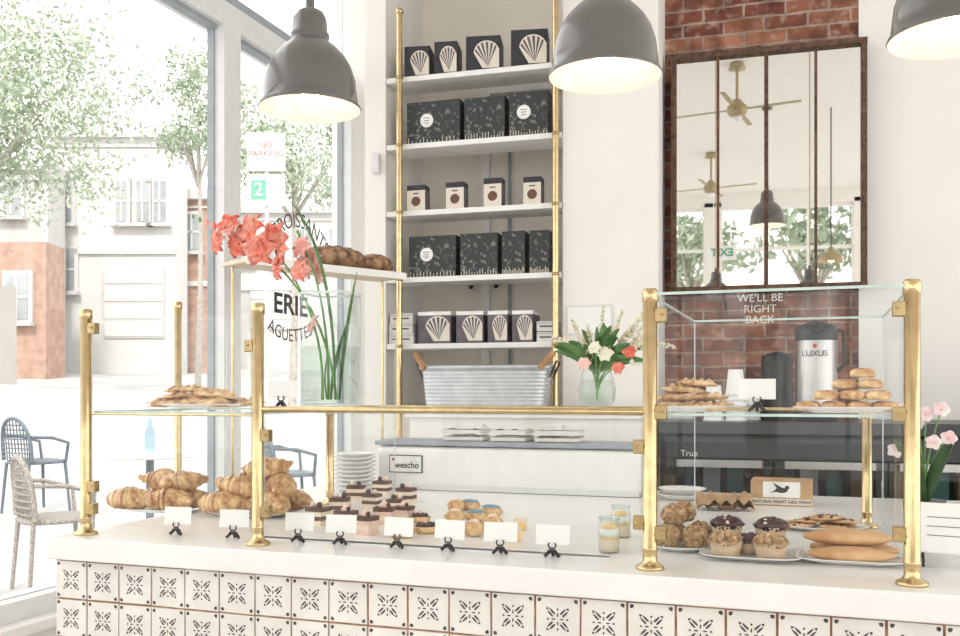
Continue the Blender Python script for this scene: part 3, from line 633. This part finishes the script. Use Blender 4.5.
def muffin(dx,dy,dz,dark,s_=1):
    rt=root('muffin','muffin topped with dark berries in pleated liner' if dark else 'golden crumble muffin in pleated paper liner','muffin',b+Vector((dx,dy,dz)),random.random()*6,group='muffins on the square platter'); rt.scale=(s_,)*3
    n=48
    G().lathe([(.001,0),(.03,0),(.039,.038),(.038,.038)],LINER,n=n,mod=lambda w,r_,z:((r_*(1+.05*math.cos(w*24)))*math.cos(w),(r_*(1+.05*math.cos(w*24)))*math.sin(w))).make('liner',rt)
    g=G(); g.ball((0,0,.04),(.041,.041,.02),BERRY if dark else NUT,22,12,amp=.3,freq=14)
    g.make('crown',rt)
    g=G()
    for k in range(18): 
        a=k*2.4; rr=.006+.0017*k; g.ball((rr*math.cos(a),rr*math.sin(a),.06-rr*.4),.006,(BERRY if k%4 else CREAM) if dark else CRO2,7,5,amp=.5)
    g.make('topping',rt)
muffin(-.055,-.055,0,False,.95);muffin(.043,-.055,0,False,.95);muffin(-.005,-.0,0,True,.8);muffin(-.062,.055,.022,True,.95);muffin(.04,.06,.022,True,.95)
b=plate_at(820,529,1.0,.13,.095,2.2,'oval white plate of dark cookies')
def cookie():
    g=G(); g.ball((0,0,.006),(.048,.046,.0065),BREAD,22,6,amp=.15,freq=8)
    for k in range(16): a=random.random()*6.28; rr=random.random()*.038; g.ball((rr*math.cos(a),rr*math.sin(a),.0115),(.005,.005,.003),CHOC,7,5)
    return g
put(cookie,'cookie','cookie','flat brown chocolate chip cookie','cookies on the oval plate',[(-.06,-.03,.0,0,1),(.04,-.035,.0,1,1),(-.05,.04,0,2,1),(.05,.045,.0,2,1),(-.02,0,.012,.6,1),(.06,.0,.012,.6,1),(.015,-.01,.023,.6,.95)],b,.06)
b=plate_at(850,562,1.0,.12,.08,5,'rectangular white platter of long rolls')
put(lambda: loaf(.19,.076,.038,BREAD,.01),'bread_roll','bread','long smooth golden brown bread roll','long rolls on the platter',[(-.0,-.042,0,.08,.95),(.01,.042,0,-.1,1),(-.005,-.0,.031,.06,1)],b)
# kraft deli wrap box
p=on_y(782,503,3.42)
r=root('deli_wrap_box','kraft box of deli wrap standing on the worktop','box',(p.x,3.42,1.0))
G().box((0,0,.0425),(.2,.13,.085),KRAFT).make('carton',r,bev=.002)
g=G(); g.box((0,-.0655,.055),(.12,.001,.052),LABEL); g.box((0,-.0655,.014),(.196,.001,.02),BOXC); g.make('printed_panel',r)
text('NATURAL KRAFT DELI WRAP',.0145,INKT,'lettering',r,(0,-.0665,.014),FR,bold=.0002)
g=G()
g.ball((.0,-.0665,.053),(.02,.0008,.009),INKT,12,8); g.ball((.018,-.0665,.062),(.007,.0008,.007),INKT,10,6); g.add([(-.01,-.067,.053),(-.03,-.067,.08),(.008,-.067,.058)],[(0,1,2)],INKT,False); g.add([(-.015,-.067,.048),(-.038,-.067,.043),(-.015,-.067,.056)],[(0,1,2)],INKT,False)
g.make('emblem',r)
g=G()
for k in range(3):
    vs=[];n=10
    for i in range(n+1):
        for j in range(5): vs.append(((i/n-.5)*.18,(j/4-.5)*.12,.004+k*.008+.035*abs(noise.noise(Vector((i*.5,j*.7,k*3))))+(.02*(j/4)**2)))
    g.add(vs,[(i*5+j,(i+1)*5+j,(i+1)*5+j+1,i*5+j+1) for i in range(n) for j in range(4)],KRAFT)
g.make('kraft_wrap_sheets',loc=(px(724,3.2),3.2,1.0),rz=.2,label='crumpled brown kraft wrapping sheets',cat='paper')
# ================= PRICE CARDS =================
def card_holder(u,y,z,grp='price cards on the worktop'):
    x=px(u,y)
    r_=root('price_card_holder','white price card in a small black claw stand','price card',(x,y,z),random.uniform(-.1,.25),grp)
    g=G(); 
    for s_ in (-1,1): g.tube([(s_*.017,-.004,.003),(s_*.012,0,.008),(s_*.005,0,.016)],[.004,.004,.005],BLACK,8)
    g.tube([(0,.014,.003),(0,.004,.014)],.004,BLACK,8); g.ball((0,0,.018),(.008,.005,.006),BLACK,10,6)
    for s_ in (-1,1): g.tube([(s_*.003,0,.02),(s_*.008,0,.025),(s_*.009,0,.03),(s_*.006,0,.034)],.002,BLACK,6)
    g.make('stand',r_)
    G().box((0,.0,.052),(.08,.0012,.046),PAPER).make('card',r_,rot=(-.12,0,0),loc=(0,.003,.0))
for u in (176,233,298,340,397,448,500,552): card_holder(u,2.135,1.0)
card_holder(281,2.2,ZS+.004,'price cards on glass'); card_holder(757,2.2,ZS+.004,'price cards on glass')
# ================= FLOWERS =================
def petal_flower(g,c,axis,L,W,n,mat,cup=.5,layers=1,point=1.0,ruf=.11):
    axis=Vector(axis).normalized(); q=axis.to_track_quat('Z','Y').to_matrix().to_4x4()
    for ly in range(layers):
        sc_=1-.28*ly; cu=cup+.45*ly
        for k in range(n):
            a=2*math.pi*(k+.5*ly)/n+random.uniform(-.15,.15); vs=[];N=6;M_=4
            for i in range(N+1):
                s=i/N; wd=W*sc_*math.sin(math.pi*min(1,s*.84+.12))**point
                for j in range(M_+1):
                    t=j/M_*2-1; el=cu*(1-.55*s*s)
                    rr=L*sc_*s*math.cos(el); zz=L*sc_*s*math.sin(el)*.8-.25*L*s*s*s + ruf*L*math.sin(5*t+k*2+i)*s - .12*L*(1-t*t)*(1-s)
                    vs.append(Vector((rr,t*wd*.5,zz)))
            Mx=Matrix.Translation(c)@q@Matrix.Rotation(a,4,'Z')
            g.add(vs,[(i*(M_+1)+j,(i+1)*(M_+1)+j,(i+1)*(M_+1)+j+1,i*(M_+1)+j+1) for i in range(N) for j in range(M_)],mat,True,Mx)
def blade(g,pts_,w,mat,facing=Vector((0,-1,0))):
    vs=[];n=len(pts_)
    P_=[Vector(p) for p in pts_]
    for i,p in enumerate(P_):
        d=(P_[min(i+1,n-1)]-P_[max(0,i-1)]).normalized(); s_=d.cross(facing).normalized(); ww=w*max(.03,math.sin(math.pi*(.12+.86*i/(n-1)))**.7)/2
        vs+= [p-s_*ww,p-facing*-.15*w,p+s_*ww]
    g.add(vs,[(i*3+j,(i+1)*3+j,(i+1)*3+j+1,i*3+j+1) for i in range(n-1) for j in range(2)],mat)
def bez(a,b,c,n=10): 
    a,b,c=Vector(a),Vector(b),Vector(c); return [a*(1-t)**2+b*2*t*(1-t)+c*t*t for t in [i/n for i in range(n+1)]]
YV=2.72; ZV=ZS+.0045
vx=px(331,YV)
r=root('flower_vase','tall square clear glass vase of water','vase',(vx,YV,ZV))
vw=.077; g=G().lathe([(.001,.004),(1,.004),(1,.36)],VGLASS,n=48,mod=sup(vw,vw,8)); g.lathe([(1.003,.355),(1.003,.362),(.95,.362),(.95,.355)],EDGEP,n=48,mod=sup(vw,vw,8)); g.lathe([(1.003,.0),(1.003,.008)],EDGEP,n=48,mod=sup(vw,vw,8)); g.make('glass',r)
G().lathe([(.001,.014),(.95,.014),(.95,.19),(.001,.19)],WATER,n=48,mod=sup(vw,vw,8)).make('water',r)
def V(u,v,dy=0): return on_y(u,v,YV+dy)
def glad(path,blooms,lab,mat):
    base=path[0]; rt=root('gladiolus',lab,'flower',base); o=-Vector(base)
    g=G(); P_=bez(*path); g.tube(P_,[.005-.0025*i/10 for i in range(11)],STEMG,8); g.make('stem',rt,o)
    for (u,v,s_,dy) in blooms:
        g=G(); c=V(u,v,dy); ax=Vector((random.uniform(-.9,.1),-1,random.uniform(-.35,.5))); petal_flower(g,c,ax,.07*s_,.05*s_,6,mat,.75,2,.85,.15); g.ball(c-ax.normalized()*.004,(.006,.006,.006),CPET,6,5)
        g.make('bloom',rt,o)
    g=G()
    for k in range(4):
        q=P_[-1]+(P_[-1]-P_[-2])*(k*.35); g.ball(q,(.009-.0015*k,.008-.001*k,.014-.002*k),STEMG if k>1 else mat,8,6)
    g.make('bud',rt,o)
z0=ZV+.02
glad(((vx+.02,YV,z0),V(325,270),V(214,226)),[(219,241,.7,0),(229,225,.7,-.02),(238,243,.85,.01),(251,228,.85,0),(260,248,.95,-.03),(275,236,.8,.02),(283,252,.8,-.02)],'coral red gladiolus stem arching from the vase',CORAL)
glad(((vx-.02,YV+.02,z0),V(330,300),V(303,244)),[(302,247,.6,0),(315,259,.65,.03),(305,268,.7,.02),(320,273,.6,.03),(314,324,.5,-.02)],'peach and coral gladiolus stem in the vase',PEACH)
glad(((vx-.02,YV-.02,z0),V(326,320),V(282,260)),[(278,269,.6,-.03),(301,271,.6,-.04)],'short coral gladiolus stem in the vase',CORAL)
rt=root('cut_greenery','bunch of sword leaves and cut stems in the vase','greenery',(vx,YV,z0)); o=-Vector((vx,YV,z0))
for a,b_,c,w_ in (((vx+.03,YV,z0),V(343,340),V(357,272),.014),((vx+.03,YV-.03,z0),V(336,255),V(290,200),.012),((vx+.0,YV,z0),V(332,365),V(348,320),.014)):
    g=G(); blade(g,bez(a,b_,c),w_,GREEN); g.make('leaf',rt,o)
for k in range(2):
    g=G(); g.tube(bez((0,0,0),(random.uniform(-.02,.02),0,.08),(random.uniform(-.02,.02),0,.15)),.003,STEMG,8); g.make('stem',rt,(-.025+.05*k,.02-.015*(k%2),0))
wx=px(597,YV)
r=root('bouquet_vase','small rounded clear glass vase','vase',(wx,YV,ZV))
G().lathe([(.001,.002),(.034,.002),(.05,.02),(.055,.05),(.046,.085),(.04,.11),(.046,.125)],VGLASS,n=32).make('glass',r)
G().lathe([(.001,.007),(.03,.008),(.046,.025),(.05,.05),(.043,.08),(.001,.08)],WATER,n=32).make('water',r)
r=root('flower_bouquet','mixed bouquet of cream plumes, coral blooms and greens','bouquet',(wx,YV,ZV+.01)); o=-Vector((wx,YV,ZV+.01)); c0=Vector((wx,YV,ZV+.02)); neck=Vector((wx,YV,ZV+.12))
CPL=pm('straw_plume',(.78,.72,.56),.6,var=.12)
for (u,v,bu,bv) in ((648,306,628,320),(622,312,605,335),(552,338,580,322),(674,347,640,318),(572,320,590,340),(603,306,600,340),(642,326,625,345),(588,326,592,345),(612,330,606,350),(660,322,630,335)):
    g=G(); e=V(u,v,random.uniform(-.05,.05)); P_=bez(neck,V(bu,bv+20),e,22); g.tube([c0]+P_,.002,STEMG,6)
    for i in range(8,23):
        for q in range(4): 
            d=Vector((random.uniform(-1,1),random.uniform(-1,1),random.uniform(-1,1))).normalized()*.009*(1.4-i/22); g.ball(P_[i]+d,.0066*(1.5-i/24),CPL,6,5,amp=.3)
    g.make('plume',r,o)
for (u,v,s_,m) in ((629,352,.6,CORAL),(584,364,.6,PEACH),(606,354,.7,CPET),(618,368,.55,CORAL),(595,348,.6,CPET),(636,362,.5,CPET)):
    g=G(); c=V(u,v,-.05); g.tube(bez(c0,neck,c),.0025,STEMG,6); petal_flower(g,c,(random.uniform(-.4,.4),-1,.4),.04*s_,.042*s_,6,m,.9,3); g.make('bloom',r,o)
for k in range(46):
    a=random.uniform(-1.3,1.5); Lf=random.uniform(.07,.17); e=neck+Vector((math.sin(a)*Lf,random.uniform(-.08,.06),math.cos(a)*Lf*.75+.0)); g=G(); m_=neck*.5+e*.5+Vector((0,0,.03)); blade(g,bez(neck+Vector((0,0,-.02)),m_,e,7),random.uniform(.014,.03),GREEN,Vector((random.uniform(-.5,.5),-1,random.uniform(-.3,.3))).normalized()); g.make('leaf',r,o)
DGREEN=pm('dark_leaf',(.02,.06,.02),.45,col2=(.06,.12,.04),scale=18)
ORCH=pm('orchid_petal',(.88,.62,.66),.5,col2=(.92,.88,.86),scale=30)
fx=px(924,2.75)
r=root('flower_pot','small dark pot with pink and white blooms and leaves','potted plant',(fx,2.75,1.0))
G().lathe([(.001,0),(.045,0),(.052,.09),(.054,.1),(.048,.1),(.001,.09)],DARK,n=24).make('pot',r)
for k in range(13):
    a=random.uniform(0,6.28); Lf=random.uniform(.08,.17); e=Vector((math.cos(a)*Lf*.5,math.sin(a)*Lf*.5,.1+Lf)); g=G(); blade(g,bez((0,0,.08),(e.x*.3,e.y*.3,e.z*.8),e,6),.03,DGREEN,Vector((math.sin(a),-1,.2)).normalized()); g.make('leaf',r)
for k in range(8):
    e=Vector((-.07+.018*k,random.uniform(-.06,.0),.23+.11*abs(math.sin(k*1.3)))); g=G(); g.tube(bez((0,0,.08),(0,0,.2),e),.002,STEMG,6); petal_flower(g,e,(0,-1,.3),.022,.022,5,ORCH,.4,1,.7,.05); g.ball(e+Vector((0,-.006,0)),.004,PEACH,6,5); g.make('bloom',r)
p=Vector((px(945,2.3),2.3,1.0)); r=root('sign_stand','white card display with black wire feet','sign',tuple(p),-.2)
G().box((0,0,.085),(.12,.02,.11),PAPER).make('card',r,bev=.004); G().tube([(-.04,-.03,.004),(-.045,0,.03),(-.045,.03,.004)],.003,BLACK,6).make('foot',r); G().tube([(.04,-.03,.004),(.045,0,.03),(.045,.03,.004)],.003,BLACK,6).make('foot',r)
for z in (.11,.09,.07): G().box((0,-.0105,z),(.07,.0006,.0015),DARK).make('print_line',r)
# ================= WINDOW LETTERING =================
RW=(math.pi/2,0,math.pi/2)
def wtext(s,u,v,size,arc=None,bold=0,sx=1):
    p=on_x(u,v,XW-.05); return text(s,size,INKT,'window_lettering',None,p,RW,arc,'lettering','black painted lettering on the window glass',bold=bold,sx=sx)
wtext('CROISSANTS',301,222,.1,.36); wtext('ERIE',291,306,.13,bold=.003,sx=1.3); wtext('AGUETTES',291,336,.085,-.45)
# ================= OUTSIDE =================
gd=Vector((-.657,.754)); 
def gz(x,y): return .06*(x*gd.x+y*gd.y-4)
g=G(); xs=[-2.43,-12,-60]; yy=[-12,5,70]; vs=[(x,y,gz(x,y)-.0) for x in xs for y in yy]
g.add(vs,[(i*3+j,i*3+j+1,(i+1)*3+j+1,(i+1)*3+j) for i in range(2) for j in range(2)],PAVE,False)
g.make('street_ground',label='pale sloping sidewalk and street outside',kind='structure')
G().box((1,-14,-.1),(30,19.5,.1),PAVE).make('rear_street',label='pale pavement behind the room',kind='structure')
def house(u0,u1,vt,d,mat,lab,wins=(),garage=(),cornice=True,dp=1.4,lines=False):
    a=dep(u0,392,d); z0=gz(a.x,a.y)-.5; zt_=CZ+(392-vt)*d/950; k=d/950
    rt=root('street_building',lab,'building',(a.x,a.y,z0),TH); w=(u1-u0)*k; h=zt_-z0
    g=G(); g.box((w/2,dp/2,h/2),(w,dp,h),mat)
    if cornice:
        g.box((w/2,-.1,h-.2),(w,.4,.4),FAC); g.box((w/2,-.05,h*.52),(w,.2,.2),FAC); g.box((w/2,-.06,h-.7),(w,.08,.08),FAC2)
    g.make('body',rt)
    for (ua,ub,va,vb) in wins:
        cx_=((ua+ub)/2-u0)*k; ww=(ub-ua)*k; hz=(vb-va)*k; cz_=CZ+(392-(va+vb)/2)*k-z0
        q=G(); q.box((cx_,-.05,cz_),(ww+.25,.2,hz+.25),FAC); q.box((cx_,-.16,cz_),(ww,.04,hz),FACW); q.box((cx_,-.19,cz_),(ww,.04,.08),FAC); q.box((cx_,-.19,cz_),(.08,.04,hz),FAC); q.box((cx_,-.25,cz_-hz/2-.15),(ww+.4,.3,.12),FAC2); q.make('facade_window',rt)
    for (ua,ub,va,vb) in garage:
        cx_=((ua+ub)/2-u0)*k; ww=(ub-ua)*k; hz=(vb-va)*k; cz_=CZ+(392-(va+vb)/2)*k-z0
        q=G(); q.box((cx_,-.04,cz_),(ww,.1,hz),FAC2)
        for i in range(4): q.box((cx_,-.1,cz_-hz/2+hz*(i+.5)/4),(ww*.94,.04,hz*.2),FAC)
        q.make('garage_door',rt)
house(50,176,128,36,FAC,'white two storey stucco house across the street',[(57,73,172,222),(118,128,182,222),(138,150,182,222),(155,167,182,222),(58,76,250,290)],[(104,165,268,338)])
house(-150,48,160,34,FAC2,'pale house behind the street tree',[(5,22,180,215),(-40,-20,180,215)])
house(-150,46,242,31,FACB,'terracotta brick garden wall and porch',[(8,30,275,320)],cornice=False)
house(178,212,190,38,FACB,'narrow terracotta house beside the stucco one',[(186,200,215,250)])
house(214,470,205,44,FAC,'long pale apartment building up the street',[(240,252,230,262),(270,282,230,262),(300,312,230,262),(330,342,230,262)],[(250,290,290,330)])
def tree(u,vc,d,rad,n,lab,size=.3,cen=None,tu=None):
    c=cen or dep(u,vc,d); gb=gz(c.x,c.y) if c.y>0 else 0
    rt=root('street_tree',lab,'tree',(c.x,c.y,gb)); rel=c-Vector((c.x,c.y,gb))
    g=G(); g.tube(bez((0,0,0),(.1,.1,rel.z*.5),(0,0,rel.z)),[.1-.006*i for i in range(11)],BARK,10)
    for k in range(7): 
        a=k*.9; g.tube([(0,0,rel.z*.75),(rad[0]*.7*math.cos(a),rad[1]*.7*math.sin(a),rel.z+rad[2]*.4*math.sin(k*2))],[.05,.015],BARK,6)
    g.make('trunk',rt)
    g=G()
    cl=[Vector((random.gauss(0,.5)*rad[0],random.gauss(0,.5)*rad[1],random.gauss(0,.5)*rad[2])) for _ in range(26)]
    for i in range(n):
        c_=random.choice(cl); p=c_+Vector((random.gauss(0,1),random.gauss(0,1),random.gauss(0,1)))*min(rad)*.22+rel
        a=Vector((random.gauss(0,1),random.gauss(0,1),random.gauss(0,1))).normalized(); b2=a.orthogonal().normalized(); s_=size*random.uniform(.5,1)
        g.add([p-a*s_,p+b2*s_*.45,p+a*s_,p-b2*s_*.45],[(0,1,2,3)],FOL,False)
    g.make('foliage',rt,kind='stuff')
tree(-14,108,20,(2.2,2.2,2.1),11000,'large leafy pale green street tree',size=.09)
tree(292,160,22,(1.6,1.5,1.1),4800,'leafy tree behind the street sign',size=.09)
tree(198,120,28,(1.0,1.2,1.8),2600,'slender street tree beside the house',size=.11)
for uu,vv,dd in ((812,240,16.5),(690,250,20)):
    c=mir(uu,vv,dd); tree(0,0,0,(.9,.7,.7),1100,'green tree outside the rear windows',size=.13,cen=c)
c=dep(266,190,9); r=root('parking_sign','white parking sign with green two on a pole','sign',(c.x,c.y,gz(c.x,c.y)),TH); zz=c.z-gz(c.x,c.y)
G().tube([(0,.03,0),(0,.03,zz+.5)],.02,FAC2).make('pole',r); G().box((0,0,zz),(.36,.015,.3),BOXW).make('sign_plate',r); G().box((0,0,zz+.36),(.36,.015,.36),BOXW).make('sign_plate',r)
G().box((-.07,-.01,zz),(.14,.006,.18),SIGNG).make('green_patch',r); text('2',.18,PAPER,'lettering',r,(-.07,-.015,zz),FR); text('NO\nPARKING',.08,REDP,'lettering',r,(0,-.012,zz+.38),FR)
def chair(u,d,rz,mat,mat2,lab,H_=.84,grp='outdoor cafe chairs'):
    c=dep(u,392,d); z=gz(c.x,c.y); rt=root('outdoor_chair',lab,'chair',(c.x,c.y,z),rz,grp)
    G().lathe([(.001,.44),(.21,.44),(.215,.455),(.2,.47),(.001,.465)],mat,n=28,mod=sup(1,1,3.2)).make('seat',rt)
    for sx in (-1,1):
        for sy in (-1,1): G().tube([(sx*.17,sy*.17,.45),(sx*.2,sy*.2,0)],[.015,.012],mat2,8).make('leg',rt)
    n=14; arc=[(-.22*math.cos(math.pi*i/n),.17+.05*math.sin(math.pi*i/n),.47+(H_-.47)*math.sin(math.pi*i/n)**.6) for i in range(n+1)]
    g=G(); g.tube(arc,.016,mat2,8)
    for i in range(1,n):
        g.tube([(arc[i][0],.18,.47),arc[i]],.006,mat,6)
    for q in range(8):
        zz_=.5+q*.04; ww=.21*(1-((zz_-.47)/(H_-.47))**4)
        g.tube([(-ww,.19,zz_),(0,.22,zz_),(ww,.19,zz_)],.006,mat,6)
    g.make('backrest',rt)
    for sx in (-1,1): G().tube([(sx*.22,.18,.68),(sx*.25,0,.67),(sx*.22,-.17,.62),(sx*.18,-.17,.45)],.014,mat2,8).make('armrest',rt)
chair(55,5.9,2.6,RATT,RATT,'pale woven bistro chair on the sidewalk')
chair(36,8.4,2.9,BLUEM,BLUEM,'slate blue curved metal chair on the sidewalk')
chair(288,8,2.4,BLUEM,BLUEM,'slate blue curved metal chair on the sidewalk')
c=dep(150,392,7); z=gz(c.x,c.y); r=root('bistro_table','round white outdoor bistro table','table',(c.x,c.y,z))
G().lathe([(.001,.7),(.33,.7),(.34,.72),(.33,.735),(.001,.735)],BOXW,n=36).make('table_top',r); G().tube([(0,0,.03),(0,0,.7)],.03,BLUEM).make('pedestal',r); G().lathe([(.001,0),(.2,0),(.18,.02),(.03,.04)],BLUEM,n=24).make('base',r)
G().lathe([(.001,0),(.04,0),(.04,.15),(.015,.2),(.015,.25),(.001,.25)],glassmat('bottle_blue',(.7,.82,.88)),n=20).make('water_bottle',loc=(c.x,c.y,z+.735),label='pale blue glass bottle on outdoor table',cat='bottle')
# ================= LIGHT =================
w=bpy.data.worlds.new('w'); sc.world=w; w.use_nodes=True; bg=w.node_tree.nodes['Background']; bg.inputs[0].default_value=(1,.985,.96,1); bg.inputs[1].default_value=1.9
s=bpy.data.lights.new('sun','SUN'); s.energy=2.0; s.angle=.2; s.color=(1,.95,.88); so=bpy.data.objects.new('sun',s); COL.objects.link(so)
so.rotation_euler=Vector((-.25,.75,-.6)).to_track_quat('-Z','Y').to_euler()
# camera
cd=bpy.data.cameras.new('cam'); cd.lens=950/960*36; cd.sensor_width=36; cd.shift_y=74/960; cd.clip_start=.05; cd.clip_end=300
co=bpy.data.objects.new('camera',cd); COL.objects.link(co); co.location=O; co.rotation_euler=(math.pi/2,0,TH); sc.camera=co
sc.view_settings.view_transform='Standard'; sc.view_settings.look='None'; sc.view_settings.exposure=.25
try: sc.cycles.transparent_max_bounces=24
except Exception: pass
